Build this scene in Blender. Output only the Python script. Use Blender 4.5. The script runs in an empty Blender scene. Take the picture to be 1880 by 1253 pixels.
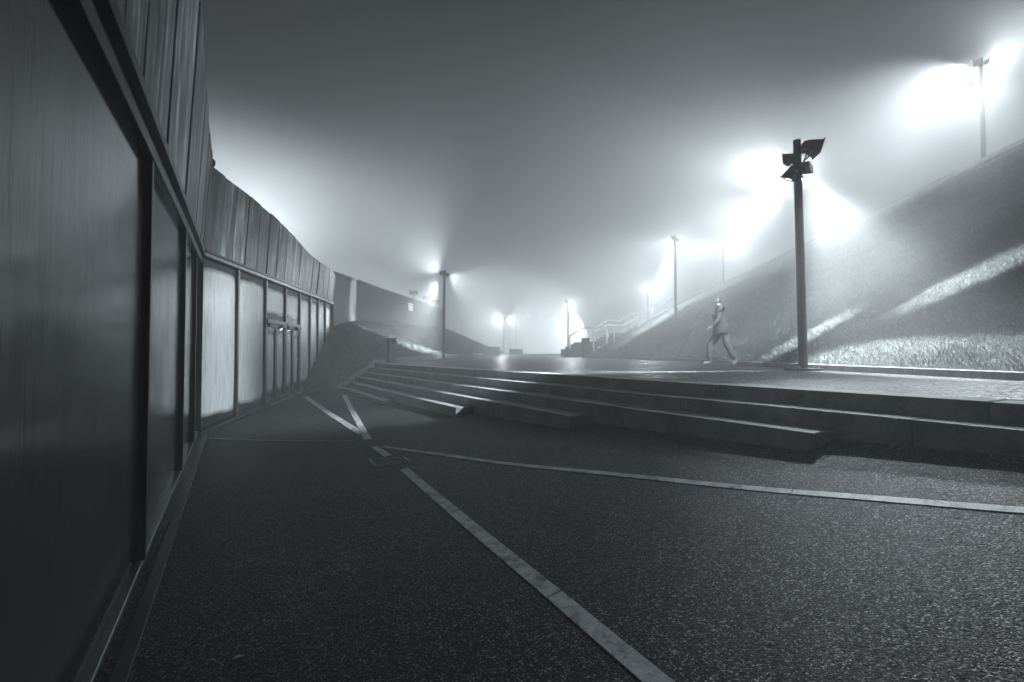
import bpy, bmesh, math, random
import numpy as np
from mathutils import Vector, Matrix

random.seed(7)
rng = np.random.default_rng(7)
sc = bpy.context.scene
COL = sc.collection
R = math.radians

# ------------------------------------------------------------------ camera
EZ = 2.0                      # eye height above the scene's zero level
F = 900.0                     # focal length in pixels of a 1880 px wide frame
PITCH = math.atan((651.0 - 626.5) / F)
cam = bpy.data.cameras.new('camera')
cam.sensor_width = 36.0
cam.lens = 36.0 * F / 1880.0
cam.clip_start = 0.02
cam.clip_end = 800.0
camo = bpy.data.objects.new('camera', cam)
COL.objects.link(camo)
camo.location = (0, 0, EZ)
camo.rotation_euler = (math.pi / 2 + PITCH, 0, 0)
sc.camera = camo

# ------------------------------------------------------------------ night sky
world = bpy.data.worlds.new('World')
sc.world = world
world.use_nodes = True
wn = world.node_tree.nodes
wl = world.node_tree.links
wn.clear()
wo = wn.new('ShaderNodeOutputWorld')
wb = wn.new('ShaderNodeBackground')
wb.inputs['Color'].default_value = (0.80, 0.90, 1.0, 1)
wb.inputs['Strength'].default_value = 0.013
wl.new(wb.outputs[0], wo.inputs['Surface'])

# ------------------------------------------------------------------ exposure
sc.view_settings.view_transform = 'Standard'
sc.view_settings.look = 'None'
sc.view_settings.gamma = 1.0
sc.view_settings.exposure = -0.18
sc.view_settings.use_curve_mapping = False
sc.cycles.volume_bounces = 1
sc.cycles.max_bounces = 8
sc.cycles.use_denoising = True
sc.cycles.sample_clamp_indirect = 3.0
LAMP = 3.6                    # overall lamp level
HAZE_DENSITY = 0.028
HAZE_G = 0.2
LIGHT_COL = (0.86, 0.95, 1.0)

# ------------------------------------------------------------------ helpers
def W(px, py, Y):
    """world point seen at photo pixel (px,py) at distance Y ahead of the camera"""
    a, b = (px - 940.0) / F, (626.5 - py) / F
    c, s = math.cos(PITCH), math.sin(PITCH)
    d = Vector((a, c - b * s, s + b * c))
    t = Y / d.y
    return Vector((d.x * t, Y, EZ + d.z * t))

def XY(px, Y):
    return ((px - 940.0) / F * Y, Y)

def link(name, me, mat=None, parent=None):
    o = bpy.data.objects.new(name, me)
    COL.objects.link(o)
    if mat is not None and me is not None:
        if isinstance(mat, (list, tuple)):
            for m in mat:
                me.materials.append(m)
        else:
            if not me.materials:
                me.materials.append(mat)
    if parent is not None:
        o.parent = parent
    return o

def tag(o, label=None, cat=None, group=None, kind=None):
    if label: o['label'] = label
    if cat: o['category'] = cat
    if group: o['group'] = group
    if kind: o['kind'] = kind
    return o

def thing(name, label, cat, loc=(0, 0, 0), rz=0.0, group=None):
    o = bpy.data.objects.new(name, None)
    o.empty_display_size = 0.2
    COL.objects.link(o)
    o.location = loc
    o.rotation_euler = (0, 0, rz)
    return tag(o, label, cat, group)

class MB:
    """collects verts and faces, builds one mesh object"""
    def __init__(self):
        self.v, self.f, self.mi = [], [], []
    def add(self, vs, fs, mi=0):
        b = len(self.v)
        self.v += [tuple(p) for p in vs]
        for f in fs:
            self.f.append(tuple(i + b for i in f)); self.mi.append(mi)
        return self
    def hexa(self, p, mi=0):
        """8 points: bottom ring 0-3, top ring 4-7"""
        return self.add(p, [(3, 2, 1, 0), (4, 5, 6, 7), (0, 1, 5, 4), (1, 2, 6, 5), (2, 3, 7, 6), (3, 0, 4, 7)], mi)
    def box(self, x0, x1, y0, y1, z0, z1, mi=0):
        return self.hexa([(x0, y0, z0), (x1, y0, z0), (x1, y1, z0), (x0, y1, z0),
                          (x0, y0, z1), (x1, y0, z1), (x1, y1, z1), (x0, y1, z1)], mi)
    def tube(self, a, b, r0, r1=None, n=12, mi=0, caps=True):
        a, b = Vector(a), Vector(b)
        r1 = r0 if r1 is None else r1
        d = (b - a).normalized()
        u = d.orthogonal().normalized(); w = d.cross(u)
        vs = []
        for p, r in ((a, r0), (b, r1)):
            for i in range(n):
                t = 2 * math.pi * i / n
                vs.append(p + u * (r * math.cos(t)) + w * (r * math.sin(t)))
        fs = [(i, (i + 1) % n, n + (i + 1) % n, n + i) for i in range(n)]
        if caps:
            fs += [tuple(reversed(range(n))), tuple(range(n, 2 * n))]
        return self.add(vs, fs, mi)
    def bar(self, a, b, w, h, up=(0, 0, 1), mi=0):
        """rectangular bar from a to b, w sideways, h along up"""
        a, b, up = Vector(a), Vector(b), Vector(up)
        d = (b - a).normalized()
        s = d.cross(up).normalized() * (w / 2); t = up.normalized() * (h / 2)
        return self.hexa([a - s - t, a + s - t, b + s - t, b - s - t, a - s + t, a + s + t, b + s + t, b - s + t], mi)
    def build(self, name, mat=None, parent=None, bevel=0.0, smooth=False, segs=1):
        me = bpy.data.meshes.new(name)
        me.from_pydata(self.v, [], self.f)
        bm = bmesh.new(); bm.from_mesh(me)
        bmesh.ops.recalc_face_normals(bm, faces=bm.faces)
        if bevel:
            bmesh.ops.bevel(bm, geom=list(bm.edges), offset=bevel, segments=segs, profile=0.5, affect='EDGES')
        bm.to_mesh(me); bm.free()
        if smooth:
            for p in me.polygons: p.use_smooth = True
        o = link(name, me, mat, parent)
        return o

def arr_mesh(name, V, Fc, mat, parent=None, smooth=True):
    """fast mesh from numpy arrays (faces all of one size)"""
    me = bpy.data.meshes.new(name)
    n, k = Fc.shape
    me.vertices.add(len(V)); me.vertices.foreach_set('co', V.astype(np.float32).ravel())
    me.loops.add(n * k); me.loops.foreach_set('vertex_index', Fc.astype(np.int32).ravel())
    me.polygons.add(n)
    me.polygons.foreach_set('loop_start', np.arange(0, n * k, k, dtype=np.int32))
    me.polygons.foreach_set('loop_total', np.full(n, k, dtype=np.int32))
    me.polygons.foreach_set('use_smooth', np.full(n, smooth))
    me.update(calc_edges=True); me.validate()
    return link(name, me, mat, parent)

def grid_obj(name, P, mat, parent=None, smooth=True):
    """P: (m,n,3) array of points"""
    m, n, _ = P.shape
    i, j = np.meshgrid(np.arange(m - 1), np.arange(n - 1), indexing='ij')
    a = (i * n + j).ravel()
    Fc = np.stack([a, a + n, a + n + 1, a + 1], 1)
    return arr_mesh(name, P.reshape(-1, 3), Fc, mat, parent, smooth)

# value noise on a lattice, for gentle unevenness
_nt = rng.random((64, 64, 3))
def noise2(x, y, ch=0):
    x = np.asarray(x, float); y = np.asarray(y, float)
    xi, yi = np.floor(x).astype(int), np.floor(y).astype(int)
    fx, fy = x - xi, y - yi
    fx, fy = fx * fx * (3 - 2 * fx), fy * fy * (3 - 2 * fy)
    t = _nt[:, :, ch]
    g = lambda a, b: t[a % 64, b % 64]
    return (g(xi, yi) * (1 - fx) + g(xi + 1, yi) * fx) * (1 - fy) + (g(xi, yi + 1) * (1 - fx) + g(xi + 1, yi + 1) * fx) * fy - 0.5

# ------------------------------------------------------------------ materials
class NT:
    def __init__(self, name):
        self.m = bpy.data.materials.new(name); self.m.use_nodes = True
        self.t = self.m.node_tree; self.n = self.t.nodes; self.l = self.t.links
        self.p = self.n['Principled BSDF']
    def node(self, kind, **kw):
        nd = self.n.new(kind)
        for k, v in kw.items():
            if k in nd.inputs.keys(): nd.inputs[k].default_value = v
            else: setattr(nd, k, v)
        return nd
    def lk(self, a, b): self.l.new(a, b)
    def coord(self, kind='Object', scale=(1, 1, 1), loc=(0, 0, 0), rnd=False):
        tc = self.node('ShaderNodeTexCoord'); mp = self.node('ShaderNodeMapping')
        mp.inputs['Scale'].default_value = scale; mp.inputs['Location'].default_value = loc
        self.lk(tc.outputs[kind], mp.inputs['Vector'])
        if rnd:
            oi = self.node('ShaderNodeObjectInfo')
            mu = self.node('ShaderNodeMath', operation='MULTIPLY'); mu.inputs[1].default_value = 37.0
            self.lk(oi.outputs['Random'], mu.inputs[0])
            cx = self.node('ShaderNodeCombineXYZ')
            for i in range(3): self.lk(mu.outputs[0], cx.inputs[i])
            self.lk(cx.outputs[0], mp.inputs['Location'])
        return mp.outputs[0]
    def noise(self, vec, scale, detail=4, rough=0.55):
        nd = self.node('ShaderNodeTexNoise'); nd.inputs['Scale'].default_value = scale
        nd.inputs['Detail'].default_value = detail; nd.inputs['Roughness'].default_value = rough
        self.lk(vec, nd.inputs['Vector']); return nd.outputs['Fac']
    def ramp(self, fac, stops):
        r = self.node('ShaderNodeValToRGB')
        e = r.color_ramp.elements
        while len(e) < len(stops): e.new(0.5)
        for el, (p, c) in zip(e, stops):
            el.position = p
            el.color = (c, c, c, 1) if isinstance(c, (int, float)) else (*c, 1)
        self.lk(fac, r.inputs['Fac']); return r.outputs['Color']
    def math(self, op, a, b=None):
        nd = self.node('ShaderNodeMath', operation=op)
        for i, x in enumerate((a, b)):
            if x is None: continue
            if isinstance(x, (int, float)): nd.inputs[i].default_value = x
            else: self.lk(x, nd.inputs[i])
        return nd.outputs[0]
    def mix(self, fac, a, b, blend='MIX'):
        nd = self.node('ShaderNodeMix', data_type='RGBA', blend_type=blend)
        for i, x in ((0, fac), (6, a), (7, b)):
            if isinstance(x, (int, float)): nd.inputs[i].default_value = x if i == 0 else (x, x, x, 1)
            elif isinstance(x, tuple): nd.inputs[i].default_value = (*x, 1)
            else: self.lk(x, nd.inputs[i])
        return nd.outputs[2]
    def bump(self, h, strength=0.3, dist=0.01):
        b = self.node('ShaderNodeBump'); b.inputs['Strength'].default_value = strength
        b.inputs['Distance'].default_value = dist
        self.lk(h, b.inputs['Height']); self.lk(b.outputs[0], self.p.inputs['Normal'])
    def set(self, **kw):
        for k, v in kw.items():
            k = k.replace('_', ' ')
            s = self.p.inputs[k]
            if isinstance(v, (int, float)): s.default_value = v
            elif isinstance(v, tuple): s.default_value = (*v, 1)
            else: self.lk(v, s)
        return self

M = {}
def simple(name, col, rough=0.5, metal=0.0, var=0.25, scale=6.0, bump=0.0):
    k = NT(name); v = k.coord(rnd=True)
    f = k.noise(v, scale, 5)
    c = k.ramp(f, [(0.25, tuple(x * (1 - var) for x in col)), (0.75, tuple(min(1, x * (1 + var)) for x in col))])
    k.set(Base_Color=c, Roughness=rough, Metallic=metal)
    if bump: k.bump(k.noise(v, scale * 12, 3), bump, 0.004)
    M[name] = k.m
    return k.m

# asphalt with pale stone chips, their glint partly painted into the colour
def asphalt(name, base, chip, sc_=75.0):
    k = NT(name); v = k.coord()
    vo = k.node('ShaderNodeTexVoronoi'); vo.inputs['Scale'].default_value = sc_
    k.lk(v, vo.inputs['Vector'])
    sep = k.node('ShaderNodeSeparateColor'); k.lk(vo.outputs['Color'], sep.inputs[0])
    chips = k.ramp(sep.outputs[0], [(0.0, base), (0.55, tuple(x * 1.5 for x in base)), (0.86, tuple(x * 2.2 for x in base)), (0.96, chip)])
    big = k.noise(v, 0.7, 5, 0.6)
    patch = k.ramp(big, [(0.3, 0.20), (0.7, 0.66)])
    col = k.mix(1.0, chips, patch, 'MULTIPLY')
    wv_ = k.node('ShaderNodeVectorMath', operation='ADD')
    nz_ = k.node('ShaderNodeTexNoise'); nz_.inputs['Scale'].default_value = 2.0; nz_.inputs['Detail'].default_value = 6.0
    k.lk(v, nz_.inputs['Vector'])
    sc2 = k.node('ShaderNodeVectorMath', operation='SCALE'); sc2.inputs['Scale'].default_value = 0.55
    k.lk(nz_.outputs['Color'], sc2.inputs[0]); k.lk(v, wv_.inputs[0]); k.lk(sc2.outputs[0], wv_.inputs[1])
    cr = k.node('ShaderNodeTexVoronoi', feature='DISTANCE_TO_EDGE'); cr.inputs['Scale'].default_value = 0.33
    k.lk(wv_.outputs[0], cr.inputs['Vector'])
    crack = k.ramp(cr.outputs['Distance'], [(0.0008, 0.15), (0.0035, 1.0)])
    col = k.mix(1.0, col, crack, 'MULTIPLY')
    stain = k.ramp(k.noise(k.coord(scale=(1, 0.6, 1)), 2.3, 6, 0.7), [(0.42, 0.55), (0.6, 1.0)])
    col = k.mix(1.0, col, stain, 'MULTIPLY')
    rg = k.ramp(sep.outputs[1], [(0.0, 0.30), (0.5, 0.55), (1.0, 0.8)])
    k.set(Base_Color=col, Roughness=rg, Specular_IOR_Level=k.ramp(sep.outputs[0], [(0.0, 0.10), (0.7, 0.2), (0.9, 1.0)]))
    h = k.math('ADD', k.math('MULTIPLY', vo.outputs['Distance'], -1.0), k.math('MULTIPLY', sep.outputs[2], 0.9))
    k.bump(h, 0.8, 0.004)
    M[name] = k.m
asphalt('asphalt', (0.0060, 0.0070, 0.0077), (0.62, 0.65, 0.66), 138.0)
asphalt('asphalt_terrace', (0.016, 0.018, 0.0195), (0.65, 0.67, 0.68), 45.0)

def concrete(name, col, stain=0.55, streak=True, rnd=True):
    k = NT(name); v = k.coord(rnd=rnd)
    f1 = k.noise(v, 2.6, 7, 0.7); f2 = k.noise(v, 28, 4)
    vs = k.coord(scale=(5, 5, 0.6), rnd=rnd)
    f3 = k.noise(vs, 1.6, 5, 0.6)
    c = k.ramp(f1, [(0.3, tuple(x * stain for x in col)), (0.62, col)])
    c = k.mix(1.0, c, k.ramp(f2, [(0.2, 0.8), (0.8, 1.15)]), 'MULTIPLY')
    if streak: c = k.mix(1.0, c, k.ramp(f3, [(0.35, 0.45), (0.6, 1.0)]), 'MULTIPLY')
    k.set(Base_Color=c, Roughness=0.75)
    k.bump(k.math('ADD', f2, f1), 0.35, 0.006)
    M[name] = k.m
concrete('step_stone', (0.32, 0.335, 0.342), 0.42, False)
concrete('kerb_stone', (0.22, 0.235, 0.24), 0.6)
concrete('wall_concrete', (0.105, 0.113, 0.117), 0.7, True, False)
concrete('concrete_plain', (0.27, 0.285, 0.29), 0.7)

# pale paving bands, worn
k = NT('band_stone'); v = k.coord(rnd=True)
wear = k.noise(v, 9.0, 8, 0.75)
c = k.ramp(wear, [(0.34, (0.10, 0.108, 0.112)), (0.50, (0.50, 0.52, 0.53)), (0.75, (0.74, 0.76, 0.77))])
c = k.mix(1.0, c, k.ramp(k.noise(v, 90, 3), [(0.3, 0.75), (0.7, 1.1)]), 'MULTIPLY')
k.set(Base_Color=c, Roughness=0.55); k.bump(wear, 0.3, 0.004); M['band_stone'] = k.m

# weathered cladding with vertical run marks
k = NT('cladding'); v = k.coord(scale=(4.0, 4.0, 0.35), rnd=True)
f = k.noise(v, 1.5, 6, 0.62); v2 = k.coord(scale=(7, 7, 0.45), rnd=True); f2 = k.noise(v2, 1.5, 6, 0.65)
v3 = k.coord(rnd=True); f3 = k.noise(v3, 2.2, 5, 0.6)
c = k.ramp(f, [(0.36, (0.035, 0.039, 0.041)), (0.50, (0.15, 0.162, 0.17)), (0.64, (0.50, 0.52, 0.53))])
c = k.mix(1.0, c, k.ramp(f2, [(0.36, 0.35), (0.62, 1.25)]), 'MULTIPLY')
c = k.mix(1.0, c, k.ramp(f3, [(0.3, 0.45), (0.6, 1.05)]), 'MULTIPLY')
oi = k.node('ShaderNodeObjectInfo')
c = k.mix(1.0, c, k.ramp(oi.outputs['Random'], [(0.0, 0.5), (1.0, 1.5)]), 'MULTIPLY')
k.set(Base_Color=c, Roughness=k.ramp(f2, [(0.3, 0.32), (0.7, 0.6)]), Metallic=0.25); k.bump(f2, 0.2, 0.004); M['cladding'] = k.m

# misted glass: condensation with clear margins, run marks
def glass_mat(name, mist_col, rough, amount=1.0):
    k = NT(name)
    uv = k.node('ShaderNodeUVMap'); uv.uv_map = 'pane'
    sep = k.node('ShaderNodeSeparateXYZ'); k.lk(uv.outputs[0], sep.inputs[0])
    at = k.node('ShaderNodeAttribute'); at.attribute_name = 'pane_size'
    v = k.coord(scale=(6.0, 6.0, 0.5), rnd=True); vv = k.coord(rnd=True)
    st = k.noise(v, 2.4, 6, 0.7)
    sp = k.noise(vv, 1.3, 4, 0.6)
    # distance to the pane edge in metres, rounded at the corners
    ss = k.node('ShaderNodeSeparateXYZ'); k.lk(at.outputs['Vector'], ss.inputs[0])
    ax = k.math('SUBTRACT', k.math('MULTIPLY', ss.outputs[0], 0.5), k.math('ABSOLUTE', k.math('MULTIPLY', k.math('SUBTRACT', sep.outputs[0], 0.5), ss.outputs[0])))
    ay = k.math('SUBTRACT', k.math('MULTIPLY', ss.outputs[1], 0.5), k.math('ABSOLUTE', k.math('MULTIPLY', k.math('SUBTRACT', sep.outputs[1], 0.5), ss.outputs[1])))
    inv = k.math('ADD', k.math('POWER', k.math('MAXIMUM', ax, 0.005), -1.6), k.math('POWER', k.math('MULTIPLY', k.math('MAXIMUM', ay, 0.005), 0.32), -1.6))
    d = k.math('POWER', inv, -0.625)
    d = k.math('ADD', d, k.math('MULTIPLY', k.math('SUBTRACT', sp, 0.5), 0.05))
    mist = k.ramp(d, [(0.045, 0.0), (0.075, 1.0)])
    mist = k.mix(1.0, mist, k.ramp(st, [(0.36, 0.84), (0.58, 1.0)]), 'MULTIPLY')
    mist = k.mix(1.0, mist, amount, 'MULTIPLY')
    c = k.mix(mist, (0.015, 0.017, 0.018), mist_col)
    drip = k.noise(k.coord(scale=(30, 30, 1.6), rnd=True), 1.6, 4, 0.7)
    c = k.mix(k.ramp(drip, [(0.57, 0.0), (0.64, 0.6)]), c, (0.012, 0.014, 0.015))
    gl = k.mix(1.0, k.ramp(st, [(0.36, 0.45), (0.58, 1.0)]), k.ramp(drip, [(0.55, 1.0), (0.63, 0.3)]), 'MULTIPLY')
    gl = k.mix(1.0, gl, k.ramp(sp, [(0.35, 0.65), (0.6, 1.0)]), 'MULTIPLY')
    k.set(Base_Color=c, Specular_IOR_Level=gl, IOR=1.5)
    rr = k.node('ShaderNodeMapRange'); rr.inputs['To Min'].default_value = 0.09; rr.inputs['To Max'].default_value = rough
    k.lk(k.mix(1.0, mist, k.ramp(k.noise(vv, 2.1, 6, 0.7), [(0.38, 0.25), (0.6, 1.0)]), 'MULTIPLY') if name == 'grimy_glass' else mist, rr.inputs['Value'])
    k.set(Roughness=rr.outputs[0])
    k.bump(st, 0.03, 0.004)
    M[name] = k.m
glass_mat('misted_glass', (0.40, 0.42, 0.43), 0.30)
glass_mat('grimy_glass', (0.046, 0.051, 0.055), 0.20)

simple('frame_metal', (0.030, 0.033, 0.035), 0.38, 0.6, 0.3, 9)
simple('frame_light', (0.16, 0.172, 0.18), 0.35, 0.7, 0.25, 9)
simple('post_metal', (0.035, 0.038, 0.040), 0.42, 0.5, 0.3, 5, 0.1)
simple('housing_metal', (0.030, 0.033, 0.036), 0.45, 0.4, 0.3, 8)
simple('rail_metal', (0.55, 0.57, 0.58), 0.4, 0.3, 0.15, 9)
simple('bin_metal', (0.075, 0.08, 0.085), 0.45, 0.4, 0.3, 7)
simple('dark_hole', (0.006, 0.006, 0.007), 0.8)
simple('soil', (0.030, 0.033, 0.031), 0.95, 0, 0.5, 2.5, 0.6)
simple('base_ground', (0.06, 0.065, 0.066), 0.9, 0, 0.4, 0.4, 0.4)
simple('interior', (0.10, 0.106, 0.11), 0.8)
simple('jacket', (0.05, 0.053, 0.055), 0.85, 0, 0.3, 14, 0.3)
simple('trousers', (0.11, 0.115, 0.118), 0.9, 0, 0.3, 14, 0.3)
simple('skin', (0.20, 0.20, 0.20), 0.55, 0, 0.1, 10)
simple('hair', (0.02, 0.02, 0.022), 0.6, 0, 0.3, 40)
simple('shoe', (0.30, 0.31, 0.32), 0.5, 0, 0.3, 10)
simple('leaf_dry', (0.30, 0.31, 0.31), 0.7, 0, 0.3, 30)
k = NT('grass_blade'); at = k.node('ShaderNodeAttribute'); at.attribute_name = 'tint'
k.set(Base_Color=k.ramp(at.outputs['Fac'], [(0.0, (0.050, 0.057, 0.055)), (0.6, (0.12, 0.133, 0.129)), (1.0, (0.30, 0.315, 0.31))]), Roughness=0.55)
k.p.inputs['Subsurface Weight'].default_value = 0.0
M['grass_blade'] = k.m
def emit(name, strength):
    k = NT(name); k.set(Base_Color=(0.8, 0.85, 0.9), Roughness=0.3)
    k.p.inputs['Emission Color'].default_value = (*LIGHT_COL, 1)
    k.p.inputs['Emission Strength'].default_value = strength
    M[name] = k.m
emit('lamp_lens', 14.0)
emit('lamp_lens_far', 6.0)
emit('window_glow', 0.75)
simple('lens_off', (0.10, 0.11, 0.115), 0.12)

# ------------------------------------------------------------------ levels of the place
CPH, SPH = 0.869, 0.4955
NV = np.array([CPH, SPH]); SV = np.array([-SPH, CPH])      # across / along the wide steps
N1, TREAD, K1, RISE = 5.0, 0.356, 0.36, 0.155
def n_of(x, y): return x * CPH + y * SPH
def terrace_k(x, y):
    n = n_of(x, y)
    return np.clip(K1 - 0.015 * (n - N1), 0.03, K1)
def terrace_z(x, y): return EZ - terrace_k(x, y)

_gp = np.array([(-2.0, 2.45, 1.66), (-3.0, 4.2, 1.60), (-5.9, 9.4, 1.60), (-6.2, 12.5, 1.38), (-6.45, 15.0, 1.21), (-5.88, 16.8, 1.27),
                (-3.28, 12.3, 1.28), (-1.26, 9.42, 1.13), (.75, 6.62, .934), (2.49, 4.295, .845), (3.46, 3.31, .72),
                (0, 0, 1.50), (0, 2.4, 1.42), (1.88, 1.8, 1.12), (-1, -3, 1.62), (4, -1, 0.85), (-2.5, 7.0, 1.40)])
_A = np.stack([np.ones(len(_gp)), _gp[:, 0], _gp[:, 1], _gp[:, 0] ** 2, _gp[:, 0] * _gp[:, 1], _gp[:, 1] ** 2], 1)
_gc = np.linalg.lstsq(_A, _gp[:, 2], rcond=None)[0]
def ground_z(x, y):
    x = np.clip(np.asarray(x, float), -9, 6.5); y = np.clip(np.asarray(y, float), -5, 18)
    k = _gc[0] + _gc[1] * x + _gc[2] * y + _gc[3] * x * x + _gc[4] * x * y + _gc[5] * y * y
    return EZ - np.clip(k, 0.45, 1.9) + 0.012 * noise2(x * 1.1 + 9, y * 1.1)
def ground_hit(px, py):
    a = W(px, py, 1.0) - Vector((0, 0, EZ))
    Y = 1.0
    for _ in range(60):
        p = a * Y
        g = float(ground_z(p.x, p.y)) - EZ
        Y = 0.5 * Y + 0.5 * max(0.3, g / a.z)
    return Vector((a.x * Y, Y, EZ + a.z * Y))

# ------------------------------------------------------------------ ground sheets
xs = np.linspace(-11, 9, 201); ys = np.linspace(-7, 20, 271)
gx, gy = np.meshgrid(xs, ys, indexing='ij')
gz = ground_z(gx, gy)
# sink the sheet where the terrace fill and the steps stand on it
gz = np.where(n_of(gx, gy) > 4.75, np.minimum(gz, EZ - 1.15), gz)
tag(grid_obj('pavement', np.stack([gx, gy, gz], -1), M['asphalt']), 'dark asphalt forecourt sloping past the glazed wall', None, None, 'structure')

base = MB(); base.add([(-90, -30, -1.6), (90, -30, -1.6), (90, 150, -1.6), (-90, 150, -1.6)], [(0, 1, 2, 3)])
tag(base.build('ground', M['base_ground']), 'dark open ground all around', None, None, 'structure')

# terrace: rows parallel to the steps
ss = np.linspace(-9, 62, 143); nn = np.concatenate([np.array([N1 + 0.37]), np.linspace(N1 + 0.6, 46, 120)])
S_, N_ = np.meshgrid(ss, nn, indexing='ij')
tx, ty = N_ * NV[0] + S_ * SV[0], N_ * NV[1] + S_ * SV[1]
tz = terrace_z(tx, ty) + 0.01 * noise2(tx * 0.7, ty * 0.7, 1) * (N_ > N1 + 0.5) - 0.004
tag(grid_obj('terrace', np.stack([tx, ty, tz], -1), M['asphalt_terrace']), 'asphalt terrace above the wide steps', None, None, 'structure')

# ------------------------------------------------------------------ wide stone steps
stairs = thing('stone_steps', 'six wide stone steps running out into the sloping asphalt', 'steps', (0, 0, 0))
left_px = [688, 679, 666, 654, 641, 625.5]
right_px = [None, None, 1490, 1047, 837, 702]
def s_at(px, n):
    r = (px - 940.0) / F
    Y = n / (CPH * r + SPH)
    return Y * r * SV[0] + Y * SV[1]
STEP_LEFT = []
for i in range(6):
    n = N1 - i * TREAD; z = EZ - K1 - i * RISE
    sl = s_at(left_px[i], n); sr = s_at(right_px[i], n) if right_px[i] else -3.0
    STEP_LEFT.append((n, sl, z))
    cuts = [sr]
    L0 = 2.35
    while cuts[-1] + L0 * 1.35 < sl:
        cuts.append(cuts[-1] + L0 * random.uniform(0.9, 1.1))
    cuts.append(sl)
    depth = TREAD + 0.03
    for a, b in zip(cuts, cuts[1:]):
        g = 0.004; dz = random.uniform(-0.003, 0.003); dn = random.uniform(-0.004, 0.004)
        P = []
        for zz, fo in ((z - 0.62, 0.0), (z + dz, 0.0)):
            for (nn_, s_) in ((n + dn, a + g), (n + depth, a + g), (n + depth, b - g), (n + dn, b - g)):
                P.append((nn_ * NV[0] + s_ * SV[0], nn_ * NV[1] + s_ * SV[1], zz))
        MB().hexa(P).build('step_block', M['step_stone'], stairs, bevel=0.006)
# sloping kerb along the left end of the steps
P = []
for n, s, z in [(STEP_LEFT[-1][0] - 0.28, STEP_LEFT[-1][1] - 0.1, STEP_LEFT[-1][2] - 0.13)] + STEP_LEFT[::-1] + [(N1 + 0.5, STEP_LEFT[0][1] + 0.05, EZ - K1 + 0.02)]:
    for ds, dz in ((0.0, 0.10), (0.20, 0.12), (0.20, -0.5), (0.0, -0.5)):
        P.append((n * NV[0] + (s + ds) * SV[0], n * NV[1] + (s + ds) * SV[1], z + dz))
fs = []
m = len(P) // 4
for i in range(m - 1):
    for j in range(4):
        fs.append((i * 4 + j, i * 4 + (j + 1) % 4, i * 4 + 4 + (j + 1) % 4, i * 4 + 4 + j))
fs += [(0, 1, 2, 3), tuple(range(4 * m - 4, 4 * m))]
MB().add(P, fs).build('side_kerb', M['kerb_stone'], stairs)

# ------------------------------------------------------------------ paving bands in the asphalt
def band(label, a, b, width, slab, skip=()):
    o = thing('paving_band', label, None, (0, 0, 0)); o['kind'] = 'structure'
    A, B = ground_hit(*a), ground_hit(*b)
    d = (B - A); L = Vector((d.x, d.y)).length
    u = Vector((d.x, d.y)) / L; w = Vector((-u.y, u.x)) * (width / 2)
    t = 0.0
    while t < L - 0.05:
        t1 = min(L, t + slab * random.uniform(0.94, 1.06))
        if L - t1 < 0.25: t1 = L
        a0, a1 = t + 0.004, t1 - 0.004
        mid = Vector((A.x, A.y)) + u * ((t + t1) / 2)
        if not any(abs(mid.x - q.x) < 0.28 and abs(mid.y - q.y) < 0.28 for q in skip):
            m_ = MB(); nseg = max(1, int((a1 - a0) / 0.25))
            top, bot = [], []
            for j in range(nseg + 1):
                tt = a0 + (a1 - a0) * j / nseg
                c = Vector((A.x, A.y)) + u * tt
                for sgn in (1, -1):
                    q = c + w * sgn
                    z = float(ground_z(q.x, q.y)) + 0.006
                    top.append((q.x, q.y, z)); bot.append((q.x, q.y, z - 0.06))
            n2 = len(top)
            fs = []
            for j in range(nseg):
                i0 = 2 * j
                fs += [(i0, i0 + 1, i0 + 3, i0 + 2), (i0, i0 + 2, n2 + i0 + 2, n2 + i0), (i0 + 1, n2 + i0 + 1, n2 + i0 + 3, i0 + 3)]
            fs += [(0, n2, n2 + 1, 1), (n2 - 2, n2 - 1, 2 * n2 - 1, 2 * n2 - 2)]
            m_.add(top + bot, fs).build('paving_slab', M['band_stone'], o)
        t = t1
    return o
cov = ground_hit(715, 849)
band('pale paving band running diagonally across the foreground', (1300, 1330), (742, 862), 0.100, 1.05)
band('short pale paving band piece behind the drain cover', (712, 838), (688, 821), 0.100, 0.6)
band('pale paving band leading from the drain cover to the steps', (676, 808), (632, 726), 0.115, 1.0)
band('pale paving band running right across the lower forecourt', (703, 820.5), (1980, 946), 0.080, 1.9)
band('narrow grey paving band leading to the doors', (664, 797), (560, 728), 0.13, 1.2)
band('thin pale joint strip leading to the glazed corner', (648, 809.5), (385, 805), 0.03, 1.6)

# drain cover
u = 0.0
mc = thing('drain_cover', 'square asphalt-filled drain cover with thin metal edge between the paving bands', 'drain cover', cov)
c4 = [ground_hit(*p) for p in ((678, 843.5), (692, 858), (753, 849), (742, 840))]
ctr = sum(c4, Vector()) / 4
lid = MB(); fr = MB()
for i in range(4):
    a, b = c4[i], c4[(i + 1) % 4]
    fr.bar(a - cov + Vector((0, 0, -0.009)), b - cov + Vector((0, 0, -0.009)), 0.012, 0.03)
inner = [p.lerp(ctr, 0.05) - cov for p in c4]
lid.hexa([p + Vector((0, 0, -0.04)) for p in inner] + [p + Vector((0, 0, 0.003)) for p in inner])
lid.build('lid', M['asphalt'], mc); fr.build('rim', M['rail_metal'], mc)

# ------------------------------------------------------------------ glazed building
bld = thing('glazed_building', 'long low building with misted glass front and weathered panel parapet', 'building', (0, 0, 0))
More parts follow.
